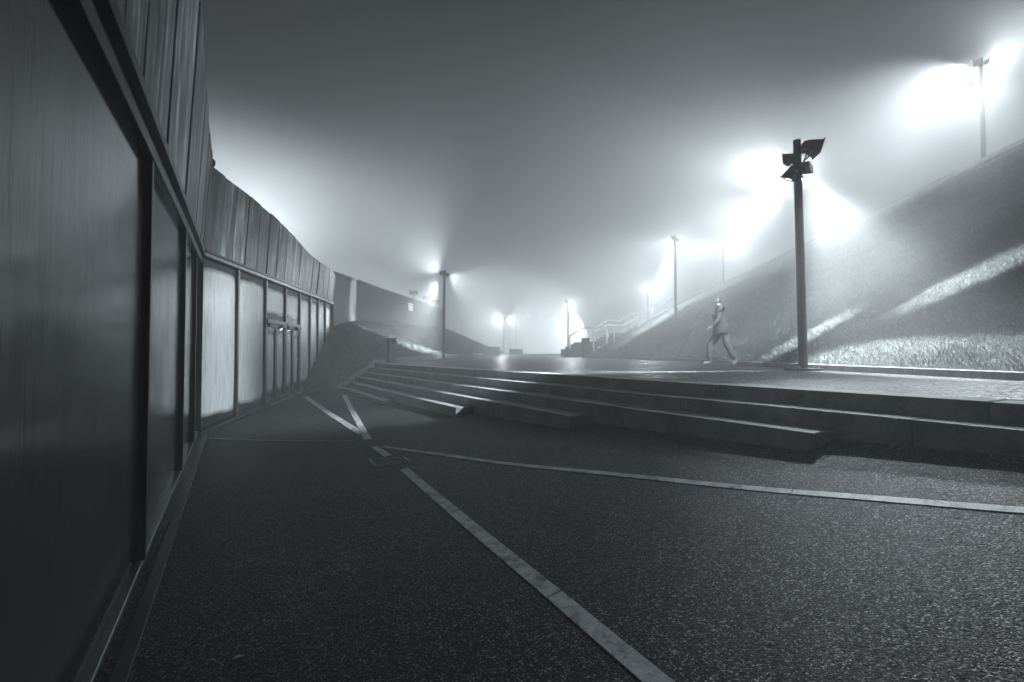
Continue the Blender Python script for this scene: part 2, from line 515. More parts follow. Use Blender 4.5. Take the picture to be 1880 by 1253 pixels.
# straight near wall: x = C1 - S1*y
C1, S1 = -0.626, 0.5667
YC = 9.43
def w1(y, off=0.0):          # off > 0 stands out towards the forecourt
    nx, ny = 1 / math.hypot(1, S1), S1 / math.hypot(1, S1)
    return Vector((C1 - S1 * y + off * nx, y + off * ny, 0))
def w1_head(y): return EZ + 1.60 + 0.0456 * y
def w1_sill(y): return EZ - 1.62 + 0.017 * (y - 2.4)
def w1_top(y): return EZ + 3.89 + 0.148 * (YC - y)
# curved far wall, by photo column
W2PX = np.array([369, 440, 491, 527, 553, 572, 586.5, 599.6, 611], float)
W2Y = 1.99 * 900 / (652 - (462 + .389 * (W2PX - 369)))
W2X = (W2PX - 940) / F * W2Y
w1c = w1(YC)
W2X[0], W2Y[0] = w1c.x, w1c.y
_arc = np.concatenate([[0], np.cumsum(np.hypot(np.diff(W2X), np.diff(W2Y)))])
def w2(s, off=0.0):
    x, y = np.interp(s, _arc, W2X), np.interp(s, _arc, W2Y)
    x1, y1 = np.interp(s + .25, _arc, W2X), np.interp(s + .25, _arc, W2Y)
    x0, y0 = np.interp(s - .25, _arc, W2X), np.interp(s - .25, _arc, W2Y)
    t = Vector((x1 - x0, y1 - y0, 0)).normalized(); nrm = Vector((t.y, -t.x, 0))
    return Vector((x, y, 0)) + nrm * off
def w2_top(s):
    y = float(np.interp(s, _arc, W2Y))
    return EZ + float(np.interp(y, [9.43, 11.2, 12.6, 14.4, 15.6, 18.66], [3.68, 3.66, 3.58, 3.38, 3.2, 3.05]))
def w2_base(s):
    y = float(np.interp(s, _arc, W2Y))
    return EZ - float(np.interp(y, [9.43, 11.03, 12.57, 13.94, 15.13, 18.7], [1.55, 1.44, 1.34, 1.24, 1.16, 1.0]))
HEAD2 = EZ + 1.99

def slab(f, a, b, z0f, z1f, o0, o1, name, mat, bevel=0.0, uv=False, parent=None, nseg=1):
    """upright panel following a wall line f between a and b, from offset o0 to o1"""
    m_ = MB(); ps = []
    for j in range(nseg + 1):
        t = a + (b - a) * j / nseg
        for off, zz in ((o0, z0f(t)), (o1, z0f(t)), (o1, z1f(t)), (o0, z1f(t))):
            q = f(t, off); ps.append((q.x, q.y, zz))
    fs = []
    for j in range(nseg):
        for q in range(4):
            fs.append((4 * j + q, 4 * j + (q + 1) % 4, 4 * j + 4 + (q + 1) % 4, 4 * j + 4 + q))
    fs += [(0, 1, 2, 3), (4 * nseg, 4 * nseg + 1, 4 * nseg + 2, 4 * nseg + 3)]
    m_.add(ps, fs)
    o = m_.build(name, mat, parent or bld, bevel=bevel)
    if uv:
        me = o.data
        A, B = f(a, 0), f(b, 0)
        wd = (B - A).length; ht = z1f((a + b) / 2) - z0f((a + b) / 2)
        lay = me.uv_layers.new(name='pane')
        d = (B - A).normalized()
        for lp in me.loops:
            co = me.vertices[lp.vertex_index].co
            uu = (Vector((co.x, co.y, 0)) - A).dot(d) / wd
            vv = (co.z - z0f((a + b) / 2)) / ht
            lay.data[lp.index].uv = (uu, vv)
        at_ = me.attributes.new('pane_size', 'FLOAT_VECTOR', 'POINT')
        for dd in at_.data: dd.vector = (wd, ht, 0)
    return o
K = lambda c: (lambda t: c)
# near wall ------------------------------------------------------------
mul1 = [-0.6, 1.15, 3.78, 6.45, 8.3, YC]
for a, b in zip(mul1, mul1[1:]):
    slab(w1, a + 0.02, b - 0.02, lambda t: w1_sill(t) + 0.05, lambda t: w1_head(t) - 0.27, -0.10, -0.07, 'glass_pane', M['grimy_glass'], uv=True)
for y in mul1[1:-1]:
    slab(w1, y - 0.025, y + 0.022, lambda t: w1_sill(t) + 0.045, lambda t: w1_head(t) - 0.26, -0.13, -0.02, 'mullion', M['frame_metal'], 0.004)
    slab(w1, y + 0.023, y + 0.040, lambda t: w1_sill(t) + 0.045, lambda t: w1_head(t) - 0.26, -0.09, -0.02, 'glazing_bead', M['frame_light'], 0.003)
slab(w1, -0.6, YC - 0.03, lambda t: w1_head(t) - 0.27, lambda t: w1_head(t) - 0.17, -0.13, -0.01, 'head_rail', M['frame_metal'], 0.004)
slab(w1, -0.6, YC - 0.03, lambda t: w1_head(t) - 0.168, lambda t: w1_head(t) - 0.09, -0.13, -0.035, 'head_infill', M['frame_light'])
slab(w1, -0.6, YC - 0.03, lambda t: w1_head(t) - 0.088, lambda t: w1_head(t), -0.13, 0.03, 'head_rail', M['frame_metal'], 0.004)
slab(w1, -0.6, YC - 0.03, lambda t: w1_sill(t) - 0.01, lambda t: w1_sill(t) + 0.045, -0.13, -0.03, 'sill_rail', M['frame_light'], 0.006)
slab(w1, -0.6, YC - 0.03, lambda t: w1_sill(t) - 0.4, lambda t: w1_sill(t) - 0.014, -0.2, 0.035, 'plinth', M['frame_metal'], 0.004)
slab(w1, -0.6, YC - 0.03, lambda t: float(ground_z(*w1(t, .1).xy)) - 0.2, lambda t: float(ground_z(*w1(t, .1).xy)) + 0.012, 0.04, 0.115, 'drain_edge', M['frame_metal'], 0.003, nseg=10)
y = -0.6
while y < YC - 0.05:                                   # parapet panels, leaning slightly outwards
    y1 = min(YC, y + 0.545)
    if YC - y1 < 0.2: y1 = YC
    m_ = MB(); g = 0.011; j = random.uniform(-0.012, 0.012)
    P = []
    for zz, o0, o1 in ((0, -0.1 + j, 0.0 + j), (1, 0.0 + j, 0.12 + j)):
        for yy, oo in ((y + g, o1), (y1 - g, o1), (y1 - g, o0), (y + g, o0)):
            q = w1(yy, oo); P.append((q.x, q.y, (w1_head(yy) + 0.004) if zz == 0 else w1_top(yy)))
    m_.hexa(P).build('parapet_panel', M['cladding'], bld, bevel=0.004)
    y = y1
slab(w1, -0.6, YC - 0.03, lambda t: w1_head(t) + 0.01, lambda t: w1_top(t) - 0.08, -0.20, -0.14, 'backing_board', M['frame_metal'])
slab(w2, 0.12, _arc[-1] - 0.05, K(HEAD2 + 0.06), lambda t: w2_top(t) - 0.07, -0.20, -0.15, 'backing_board', M['frame_metal'], nseg=24)
# corner post
slab(w1, YC - 0.028, YC + 0.03, lambda t: EZ - 2.0, lambda t: EZ + 2.02, -0.15, 0.01, 'corner_post', M['frame_metal'], 0.004)
# far wall -------------------------------------------------------------
m2 = list(_arc)
m2[-1] = _arc[-1]
for i, (a, b) in enumerate(zip(m2, m2[1:])):
    if i in (2, 3):
        continue
    slab(w2, a + 0.03, b - 0.03, lambda t: w2_base(t) + 0.10, lambda t: HEAD2 - 0.09, -0.10, -0.075, 'glass_pane', M['misted_glass'], uv=True)
for i, a in enumerate(m2[1:], 1):
    slab(w2, a - 0.032, a + 0.026, lambda t: w2_base(t) - 0.02, lambda t: HEAD2 - 0.075, -0.13, -0.03, 'mullion', M['frame_metal'], 0.004)
    slab(w2, a + 0.027, a + 0.042, lambda t: w2_base(t) + 0.06, lambda t: HEAD2 - 0.076, -0.10, -0.03, 'glazing_bead', M['frame_light'], 0.003)
slab(w2, 0.031, _arc[-1], K(HEAD2 - 0.075), K(HEAD2 + 0.0), -0.13, 0.02, 'head_rail', M['frame_light'], 0.004, nseg=24)
slab(w2, 0.031, _arc[-1], K(HEAD2 + 0.002), K(HEAD2 + 0.05), -0.13, 0.045, 'head_rail', M['frame_metal'], 0.004, nseg=24)
slab(w2, 0.031, m2[2], lambda t: w2_base(t) + 0.0, lambda t: w2_base(t) + 0.06, -0.13, 0.0, 'sill_rail', M['frame_metal'], 0.004, nseg=8)
slab(w2, 0.031, _arc[-1], lambda t: w2_base(t) - 0.5, lambda t: w2_base(t) - 0.022, -0.2, 0.03, 'plinth', M['frame_metal'], 0.0, nseg=20)
s = 0.005
while s < _arc[-1] - 0.05:
    s1 = min(_arc[-1], s + 0.60)
    if _arc[-1] - s1 < 0.25: s1 = _arc[-1]
    g = 0.016; j = random.uniform(-0.016, 0.016); P = []
    dz = random.uniform(-0.012, 0.012)
    for zz, o0, o1 in ((0, -0.1 + j, 0.0 + j), (1, -0.02 + j, 0.10 + j)):
        for tt, oo in ((s + g, o1), (s1 - g, o1), (s1 - g, o0), (s + g, o0)):
            q = w2(tt, oo); P.append((q.x, q.y, (HEAD2 + 0.054) if zz == 0 else w2_top(tt) + dz))
    MB().hexa(P).build('parapet_panel', M['cladding'], bld, bevel=0.004)
    s = s1
# doors: two bays, each with transom light and a pair of leaves
for a, b in ((m2[2], m2[3]), (m2[3], m2[4])):
    zt = EZ + 0.86
    slab(w2, a + 0.03, b - 0.03, K(zt + 0.05), K(HEAD2 - 0.09), -0.10, -0.075, 'transom_pane', M['misted_glass'], uv=True)
    slab(w2, a + 0.03, b - 0.04, K(zt - 0.05), K(zt + 0.05), -0.12, 0.0, 'transom', M['frame_metal'], 0.004)
    mid = (a + b) / 2
    for l0, l1, hs in ((a + 0.035, mid - 0.004, 1), (mid + 0.004, b - 0.045, -1)):
        leaf = slab(w2, l0 + 0.05, l1 - 0.05, lambda t: w2_base(t) + 0.12, K(zt - 0.13), -0.085, -0.065, 'door', M['misted_glass'], uv=True)
        for c0, c1, zf0, zf1 in ((l0, l0 + 0.052, lambda t: w2_base(t) + 0.01, K(zt - 0.055)), (l1 - 0.052, l1, lambda t: w2_base(t) + 0.01, K(zt - 0.055)),
                                 (l0 + 0.053, l1 - 0.053, lambda t: w2_base(t) + 0.01, lambda t: w2_base(t) + 0.125), (l0 + 0.053, l1 - 0.053, K(zt - 0.135), K(zt - 0.055))):
            slab(w2, c0, c1, zf0, zf1, -0.10, -0.04, 'leaf_frame', M['frame_metal'], 0.003, parent=leaf)
        hx = (l1 - 0.026) if hs > 0 else (l0 + 0.026)
        q0, q1 = w2(hx, -0.04), w2(hx, 0.05)
        q2 = w2(hx - hs * 0.16, 0.05)
        hb = MB(); zz = w2_base(hx) + 1.05
        hb.bar((q0.x, q0.y, zz), (q1.x, q1.y, zz), 0.02, 0.02)
        hb.bar((q1.x, q1.y, zz), (q2.x, q2.y, zz), 0.022, 0.022)
        hb.build('handle', M['rail_metal'], leaf)
        ca, cb = (l0 + 0.04, l0 + 0.34) if hs > 0 else (l1 - 0.34, l1 - 0.04)
        slab(w2, ca, cb, K(zt - 0.125), K(zt - 0.062), -0.038, 0.03, 'door_closer', M['housing_metal'], 0.005, parent=leaf)
    slab(w2, a + 0.03, b - 0.04, lambda t: w2_base(t) - 0.02, lambda t: w2_base(t) + 0.006, -0.13, 0.0, 'threshold', M['frame_light'])
# roof deck behind the parapets and a dark inner wall
rf = MB()
pts = [w1(-0.6, -0.12), w1(YC, -0.12)] + [w2(t, -0.12) for t in np.linspace(0.3, _arc[-1], 12)]
inn = [p + Vector((-6.0, 1.0, 0)) for p in pts]
vs = [(p.x, p.y, EZ + 2.3) for p in pts] + [(p.x, p.y, EZ + 2.3) for p in inn]
n_ = len(pts)
rf.add(vs, [(i, i + 1, n_ + i + 1, n_ + i) for i in range(n_ - 1)]).build('roof', M['interior'], bld)
iw = MB()
inn = [p + Vector((-1.6, 0.3, 0)) for p in pts]
iw.add([(p.x, p.y, EZ - 2.2) for p in inn] + [(p.x, p.y, EZ + 2.29) for p in inn], [(i, i + 1, n_ + i + 1, n_ + i) for i in range(n_ - 1)]).build('inner_wall', M['interior'], bld)
# end pier
slab(w2, _arc[-1] - 0.001, _arc[-1] + 0.10, K(EZ - 1), lambda t: w2_top(t) - 0.05, -0.25, -0.02, 'end_pier', M['frame_metal'])

# ------------------------------------------------------------------ curved retaining wall beyond the building
rw = thing('retaining_wall', 'tall curved concrete retaining wall behind the left grass bank', 'wall', (0, 0, 0))
RWT = [(613, 503, 18.75), (630, 509, 20.2), (650, 515, 22), (690, 529, 27), (730, 542, 32), (775, 557, 38.5), (815, 571, 45)]
RWB = [(613, 602), (630, 596), (650, 592), (690, 595), (730, 599), (775, 602), (815, 605)]
tpx = np.linspace(613, 815, 26)
RX, RY, RT, RB = [], [], [], []
for p in tpx:
    Y = np.interp(p, [q[0] for q in RWT], [q[2] for q in RWT])
    t = W(p, np.interp(p, [q[0] for q in RWT], [q[1] for q in RWT]), Y)
    b = W(p, np.interp(p, [q[0] for q in RWB], [q[1] for q in RWB]), Y)
    RX.append(t.x); RY.append(Y); RT.append(t.z); RB.append(b.z)
for i in range(0, 25):
    a = Vector((RX[i], RY[i], 0)); b = Vector((RX[i + 1], RY[i + 1], 0))
    t = (b - a).normalized(); nr = Vector((-t.y, t.x, 0)) * 0.35
    P = [a, b, b + nr, a + nr]
    MB().hexa([(p.x, p.y, RB[i] - 1.2) for p in P] + [(P[0].x, P[0].y, RT[i]), (P[1].x, P[1].y, RT[i + 1]), (P[2].x, P[2].y, RT[i + 1]), (P[3].x, P[3].y, RT[i])]).build('wall_panel', M['wall_concrete'], rw)
    cp = Vector((t.y, -t.x, 0)) * 0.05
    P = [a + cp, b + cp, b + nr * 1.1, a + nr * 1.1]
    MB().hexa([(P[j].x, P[j].y, (RT[i], RT[i + 1], RT[i + 1], RT[i])[j] + 0.004) for j in range(4)] +
              [(P[j].x, P[j].y, (RT[i], RT[i + 1], RT[i + 1], RT[i])[j] + 0.09) for j in range(4)]).build('coping', M['kerb_stone'], rw)
# small lit window in the wall
i = int(np.argmin(abs(tpx - 748)))
a = Vector((RX[i], RY[i], 0)); b = Vector((RX[i + 1], RY[i + 1], 0)); t = (b - a).normalized(); nr = Vector((t.y, -t.x, 0))
wz = W(748, 563, RY[i]).z
c = a.lerp(b, 0.4)
P = [c - t * 0.5 + nr * 0.0, c + t * 0.5, c + t * 0.5 + nr * 0.03, c - t * 0.5 + nr * 0.03]
MB().hexa([(p.x, p.y, wz - 0.26) for p in P] + [(p.x, p.y, wz + 0.26) for p in P]).build('lit_window', M['window_glow'], rw)

# ------------------------------------------------------------------ grass banks
def bank_surface(name, low, up, mat, nu, nv, label, bulge=0.0, amp=0.05):
    low, up = np.array(low, float), np.array(up, float)
    def rs(P, n):
        t = np.linspace(0, len(P) - 1, n)
        i = np.arange(len(P))
        # smooth interpolation through the points
        return np.stack([np.interp(t, i, P[:, c]) for c in range(3)], 1)
    def smooth(Q, k):
        for _ in range(k):
            Q[1:-1] = 0.25 * Q[:-2] + 0.5 * Q[1:-1] + 0.25 * Q[2:]
        return Q
    A, B = smooth(rs(low, nu), 6), smooth(rs(up, nu), 6)
    v = np.linspace(0, 1, nv)[None, :, None]
    P = A[:, None, :] * (1 - v) + B[:, None, :] * v
    P[:, :, 2] += bulge * np.sin(np.pi * v[0, :, 0])[None, :]
    w = np.minimum(1, np.minimum(v, 1 - v)[0, :, 0] * 8)[None, :]
    P[:, :, 2] += amp * w * (noise2(P[:, :, 0] * 0.8, P[:, :, 1] * 0.8) * 2 + noise2(P[:, :, 0] * 2.3, P[:, :, 1] * 2.3, 1))
    o = grid_obj(name, P, mat)
    tag(o, label, None, None, 'structure')
    return P

KERB_R = [(7.6, -4), (6.9, 0), (6.4, 3), (6.1, 5.85), (5.8, 8.5), (5.65, 11), (5.75, 15), (5.55, 19), (5.0, 23.5), (3.9, 26.8)]
CREST_Y = [-6, -1, 3, 8, 12, 16, 23, 31, 41, 48.7]
lowR = [(x, y, float(terrace_z(x, y)) + 0.10) for x, y in KERB_R]
upR = [(16.5 + .128 * y, y, EZ + 7.73) for y in CREST_Y]
PR = bank_surface('grass_bank', [(x + 0.14, y, z) for x, y, z in lowR], upR, M['soil'], 220, 60, 'steep grassy bank rising on the right', 0.25, 0.05)
# level top behind the crest
top = np.array(upR)
Pt = np.stack([top - np.array([0, 0, 0.01]), top + np.array([14, 3, -0.3])], 1)
tag(grid_obj('bank_top', Pt, M['soil']), 'level ground behind the crest of the right bank', None, None, 'structure')
# far flank of the bank behind the hillside stairs
fl = np.stack([PR[-1], PR[-1] * np.array([1, 1, 0]) + np.array([-4.5, 5.5, -1.6])], 1)
tag(grid_obj('bank_flank', fl, M['soil']), 'far flank of the right bank', None, None, 'structure')

lowL = [W(553.5, 722, 15.1), W(585, 720, 15.9), W(618, 716, 16.75), W(650, 692, 18.2), W(683, 664, 19.9), W(728, 657, 22), W(770, 654, 26), W(816, 651, 30.5), W(880, 649, 40), W(925, 648, 56)]
upL = [W(553.6, 720, 15.12), W(570, 682, 16.1), W(587, 650, 17.0), W(600, 620, 17.9), W(613, 600, 18.8), W(650, 590, 22.1), W(690, 593, 27.2), W(730, 597, 32.2), W(815, 603, 45.2), W(905, 642, 62)]
PL = bank_surface('grass_bank', lowL, upL, M['soil'], 160, 40, 'grassy mound beside the steps on the left', 0.0, 0.05)

# flank behind the mound end
def grass(name, P, n, label, lmin, lmax, wid, near):
    """blades as single triangles scattered over the bank"""
    m_, n_, _ = P.shape
    # area and distance weights per cell
    c = 0.25 * (P[:-1, :-1] + P[1:, :-1] + P[:-1, 1:] + P[1:, 1:])
    e1, e2 = P[1:, :-1] - P[:-1, :-1], P[:-1, 1:] - P[:-1, :-1]
    nr = np.cross(e1, e2); ar = np.linalg.norm(nr, axis=2)
    dist = np.hypot(c[..., 0], c[..., 1])
    wgt = ar / np.maximum(dist, near) ** 1.7
    wgt[c[..., 1] < 0.5] = 0
    wgt = (wgt / wgt.sum()).ravel()
    idx = rng.choice(len(wgt), n, p=wgt)
    i, j = np.divmod(idx, n_ - 1)
    a, b = rng.random(n)[:, None], rng.random(n)[:, None]
    p = P[i, j] * (1 - a) * (1 - b) + P[i + 1, j] * a * (1 - b) + P[i, j + 1] * (1 - a) * b + P[i + 1, j + 1] * a * b
    d = np.hypot(p[:, 0], p[:, 1])
    sc_ = np.maximum(1.0, d / near) ** 0.75
    clump = 0.75 + 0.9 * np.clip(noise2(p[:, 0] * 5, p[:, 1] * 5) + 0.5 * noise2(p[:, 0] * 1.1, p[:, 1] * 1.1, 1) + 0.25, 0, 1)
    clump *= 1 + 1.1 * (j < 2) * rng.random(n) * np.clip(noise2(p[:, 0] * 3, p[:, 1] * 3, 2) + 0.45, 0, 1)
    L = rng.uniform(lmin, lmax, n) * clump * np.sqrt(sc_)
    wd = wid * rng.uniform(0.6, 1.3, n) * sc_
    th = rng.uniform(0, 2 * np.pi, n)
    side = np.stack([np.cos(th), np.sin(th), np.zeros(n)], 1) * wd[:, None] * 0.5
    nn_ = nr[i, j] / ar[i, j][:, None]; nn_ *= np.sign(nn_[:, 2:3])
    lean = rng.normal(0, 0.5, (n, 3)); lean[:, 2] = 0
    dirv = nn_ * 0.55 + np.array([0, 0, 0.55]) + lean
    dirv /= np.linalg.norm(dirv, axis=1)[:, None]
    p = p - nn_ * 0.004
    mid = p + dirv * (L * 0.55)[:, None]
    droop = dirv + lean * 0.8; droop[:, 2] -= 0.25
    droop /= np.linalg.norm(droop, axis=1)[:, None]
    tip = mid + droop * (L * 0.55)[:, None]
    V = np.stack([p - side, p + side, mid + side * 0.75, mid - side * 0.75, tip], 1).reshape(-1, 3)
    k0 = np.arange(n)[:, None] * 5
    Fc = np.concatenate([k0 + np.array([0, 1, 2]), k0 + np.array([0, 2, 3]), k0 + np.array([3, 2, 4])], 0)
    o = arr_mesh(name, V, Fc, M['grass_blade'])
    tint = np.clip(rng.normal(0.45, 0.22, n) + 0.35 * noise2(p[:, 0] * 2, p[:, 1] * 2, 2), 0, 1)
    at_ = o.data.attributes.new('tint', 'FLOAT', 'POINT')
    at_.data.foreach_set('value', np.repeat(tint, 5).astype(np.float32))
    return tag(o, label, 'grass', None, 'stuff')
grass('grass', PR, 560000, 'short rough grass covering the steep right bank', 0.03, 0.085, 0.0055, 8.0)
grass('grass', PL, 130000, 'short rough grass covering the left mound', 0.05, 0.11, 0.014, 17.0)

# ------------------------------------------------------------------ kerbs
def kerb(label, pts, h, wd, side, L=1.9, zf=None):
    o = thing('kerb', label, None); o['kind'] = 'structure'
    pts = np.array(pts, float)
    arc = np.concatenate([[0], np.cumsum(np.hypot(np.diff(pts[:, 0]), np.diff(pts[:, 1])))])
    def at_(s): return np.array([np.interp(s, arc, pts[:, 0]), np.interp(s, arc, pts[:, 1])])
    s = 0.0
    while s < arc[-1] - 0.1:
        s1 = min(arc[-1], s + L)
        a, b = at_(s + 0.004), at_(s1 - 0.004)
        t = (b - a) / np.linalg.norm(b - a); nr = np.array([t[1], -t[0]]) * side * wd
        P4 = [a, b, b + nr, a + nr]
        za, zb = zf(*a), zf(*b)
        zz = [za, zb, zb, za]; j = random.uniform(-0.006, 0.006)
        MB().hexa([(p[0], p[1], zz[i] - 0.25) for i, p in enumerate(P4)] + [(p[0], p[1], zz[i] + h + j) for i, p in enumerate(P4)]).build('kerb_stone', M['kerb_stone'], o, bevel=0.008)
        s = s1
    return o
tzf = lambda x, y: float(terrace_z(x, y))
kerb('stone kerb at the foot of the right grass bank', KERB_R, 0.10, 0.15, 1, zf=tzf)
kerb('stone kerb at the foot of the left mound', [W(683, 664, 19.9).xy, W(728, 657, 22).xy, W(770, 654, 26).xy, W(816, 651, 30.5).xy, W(880, 649, 40).xy], 0.20, 0.16, -1, zf=tzf)
kerb('pale stone kerb along the crest of the right bank', [(x - 0.05, y) for x, y, z in upR], 0.20, 0.2, 1, 3.0, zf=lambda x, y: EZ + 7.72)
# low dark edge at the far end of the terrace
def far_edge():
    o = thing('low_wall', 'low far wall closing the terrace on the horizon', 'wall')
    a, b = W(918, 654, 60), W(1046, 652, 46)
    d = (b - a) / 6
    for i in range(6):
        p, q = a + d * i, a + d * (i + 1)
        MB().bar((p.x, p.y, EZ - 0.2), (q.x, q.y, EZ - 0.2), 0.3, 0.50).build('wall_block', M['kerb_stone'], o)
far_edge()

# ------------------------------------------------------------------ floodlight posts
SPOTS = []
def flood_head(parent, pos, aim, size=0.30, lit=True, far=False, bracket_to=None):
    """flared floodlight housing with visor, lens, yoke; +Y of its own frame is the beam"""
    d = Vector(aim).normalized()
    q = d.to_track_quat('Y', 'Z')
    o_ = MB(); s = size
    back = [(-.32 * s, -.55 * s, -.26 * s), (.32 * s, -.55 * s, -.26 * s), (.32 * s, -.55 * s, .26 * s), (-.32 * s, -.55 * s, .26 * s)]
    frt = [(-.56 * s, .35 * s, -.46 * s), (.56 * s, .35 * s, -.46 * s), (.56 * s, .35 * s, .46 * s), (-.56 * s, .35 * s, .46 * s)]
    o_.add(back + frt, [(0, 3, 2, 1), (0, 1, 5, 4), (1, 2, 6, 5), (2, 3, 7, 6), (3, 0, 4, 7)])
    o_.box(-.60 * s, .60 * s, .33 * s, .40 * s, .44 * s, .52 * s)
    o_.box(-.60 * s, .60 * s, .33 * s, .40 * s, -.52 * s, -.44 * s)
    o_.box(-.62 * s, -.54 * s, .33 * s, .40 * s, -.52 * s, .52 * s)
    o_.box(.54 * s, .62 * s, .33 * s, .40 * s, -.52 * s, .52 * s)
    for i in range(4):                                   # cooling fins
        x = (-.24 + .16 * i) * s
        o_.box(x - .02 * s, x + .02 * s, -.68 * s, -.54 * s, -.22 * s, .22 * s)
    h = o_.build('lamp_head', M['housing_metal'], parent)
    h.location = pos; h.rotation_mode = 'QUATERNION'; h.rotation_quaternion = q
    ln = MB().add([(-.5 * s, .3 * s, -.41 * s), (.5 * s, .3 * s, -.41 * s), (.5 * s, .3 * s, .41 * s), (-.5 * s, .3 * s, .41 * s)], [(0, 1, 2, 3)])
    ln.build('lens', M['lens_off'] if not lit else (M['lamp_lens_far'] if far else M['lamp_lens']), h)
    yk = MB()
    yk.bar((-.6 * s, -.1 * s, 0), (-.6 * s, -.1 * s, -.75 * s), .03 * s * 2, .1 * s, (0, 1, 0))
    yk.bar((.6 * s, -.1 * s, 0), (.6 * s, -.1 * s, -.75 * s), .03 * s * 2, .1 * s, (0, 1, 0))
    yk.bar((-.63 * s, -.1 * s, -.75 * s), (.63 * s, -.1 * s, -.75 * s), .1 * s, .06 * s)
    yk.build('yoke', M['housing_metal'], h)
    return h

def spot(parent, pos, target, power, angle, blend=0.3, sx=1.0, sy=1.0, radius=0.06, roll=0.0):
    """light at a floodlight post, added fills included; sx, sy flatten the beam as the reflector does"""
    ld = bpy.data.lights.new('beam', 'SPOT')
    ld.energy = power * LAMP; ld.color = LIGHT_COL
    ld.spot_size = R(angle); ld.spot_blend = blend; ld.shadow_soft_size = radius
    lo = bpy.data.objects.new('beam', ld); COL.objects.link(lo)
    lo.parent = parent
    lo.location = pos
    d = (Vector(target) - Vector(pos) - (parent.location if parent else Vector())).normalized()
    lo.rotation_mode = 'QUATERNION'
    from mathutils import Quaternion
    lo.rotation_quaternion = d.to_track_quat('-Z', 'Y') @ Quaternion((0, 0, 1), roll)
    lo.scale = (sx, sy, 1)
    return lo

GRP = 'floodlight posts'
def post(label, base, h, r, heads, plate=True, lean=(0, 0)):
    """heads: list of (offset, aim, size, lit, far)"""
    o = thing('floodlight_post', label, 'lamp post', base, 0, GRP)
    tip = Vector((lean[0], lean[1], h))
    MB().tube((0, 0, -0.3), tip, r, r * 0.82, 18).build('pole', M['post_metal'], o, smooth=False)
    if plate:
        MB().box(-.24, .24, -.24, .24, 0.0, 0.035).build('base_plate', M['post_metal'], o, bevel=0.004)
        for sx in (-1, 1):
            for sy in (-1, 1):
                MB().tube((sx * .18, sy * .18, .03), (sx * .18, sy * .18, .075), .018, n=6).build('bolt', M['rail_metal'], o)
    for off, aim, size, lit, far in heads:
        off = Vector(off)
        flood_head(o, off, aim, size, lit, far)
        a = Vector((lean[0] * off.z / h, lean[1] * off.z / h, off.z - 0.12))
        br = MB()
        br.bar(a, Vector((off.x, off.y, off.z - 0.05)) * 1.0, .05, .04); br.build('arm', M['housing_metal'], o)
    return o

def gz_t(x, y): return float(terrace_z(x, y))

# main post, near right
bx, by = 5.46, 9.2
pm = post('tall dark floodlight post standing on the terrace in front of the right kerb', (bx, by, gz_t(bx, by)), 4.36, 0.082,
          [((-.17, .05, 4.02), (-.7, .8, -.05), .20, True, False),
           ((.25, .0, 4.22), (.85, -.15, -.30), .28, False, False),
           ((.17, .13, 3.90), (.35, .9, -.12), .20, True, False),
           ((-.19, -.03, 3.68), (-.3, .35, -.9), .23, True, False)], lean=(-0.05, 0))
# crest post, far right
bx2, by2 = W(1806, 300, 19.8).xy
p2 = post('floodlight post on the crest at the far right edge', (bx2, by2, EZ + 7.7), 4.45, 0.085,
          [((-.30, -.1, 4.2), (-.6, .8, -.1), .22, True, False), ((.20, -.15, 4.2), (.3, -1, -.4), .26, True, False), ((-.5, 0, 3.3), (-.4, .5, -.8), .26, True, False)], plate=False)
b3 = W(1240.5, 577, 28.0)
p3 = post('floodlight post rising from the bank beside the hillside railings', b3, 4.5, 0.08,
          [((-.13, -.05, 4.40), (-.8, .6, -.2), .20, True, False), ((.13, .05, 4.30), (.6, .8, -.3), .20, True, False)], plate=False)
b4 = W(1328.5, 527, 47.0)
p4 = post('far floodlight post with crossed heads where the bank crest ends', b4, 4.4, 0.085,
          [((-.16, 0, 4.3), (-1, .2, -.2), .24, True, True), ((.16, 0, 4.3), (1, .2, -.2), .24, True, True), ((0, -.16, 3.95), (.1, -1, -.4), .24, True, True)], plate=False)
bx5, by5 = XY(1043, 40)
p5 = post('far floodlight post standing at the foot of the hillside railings', (bx5, by5, gz_t(bx5, by5)), 4.5, 0.085,
          [((.14, -.1, 4.25), (.3, -1, -.5), .22, True, True), ((-.08, .12, 4.42), (-.3, 1, -.2), .2, False, True)])
bx6, by6 = XY(815, 28)
p6 = post('floodlight post in front of the left mound and retaining wall', (bx6, by6, gz_t(bx6, by6)), 5.1, 0.09,
          [((-.15, -.05, 4.95), (-1, .1, .1), .22, True, False), ((.15, -.05, 4.85), (1, .6, -.35), .22, True, False)])
b7 = W(1190, 600, 45.0)
p7 = post('faint floodlight post seen above the upper railing', (b7.x, b7.y, EZ - 0.3), W(1190, 524, 45).z - EZ + 0.5, 0.085,
          [((-.2, -.2, 6.5), (-.5, -1, -.4), .32, True, True), ((.25, .1, 6.5), (1, .5, -.2), .32, True, True)], plate=False)
bx8, by8 = XY(925, 64)
p8 = post('faintest floodlight post, far down the middle of the terrace', (bx8, by8, gz_t(bx8, by8)), 4.9, 0.09,
          [((-.25, -.2, 4.7), (-.7, -.8, -.35), .36, True, True), ((.25, -.1, 4.7), (1, -.3, -.3), .36, True, True)])

p9 = post('floodlight post standing behind the glazed building, its glow rising over the parapet', (-17.5, 30.0, -1.6), 8.6, 0.09,
          [((-.25, .1, 8.3), (-.6, .6, .3), .36, True, True), ((.25, -.1, 8.3), (.7, .3, .3), .36, True, True)], plate=False)

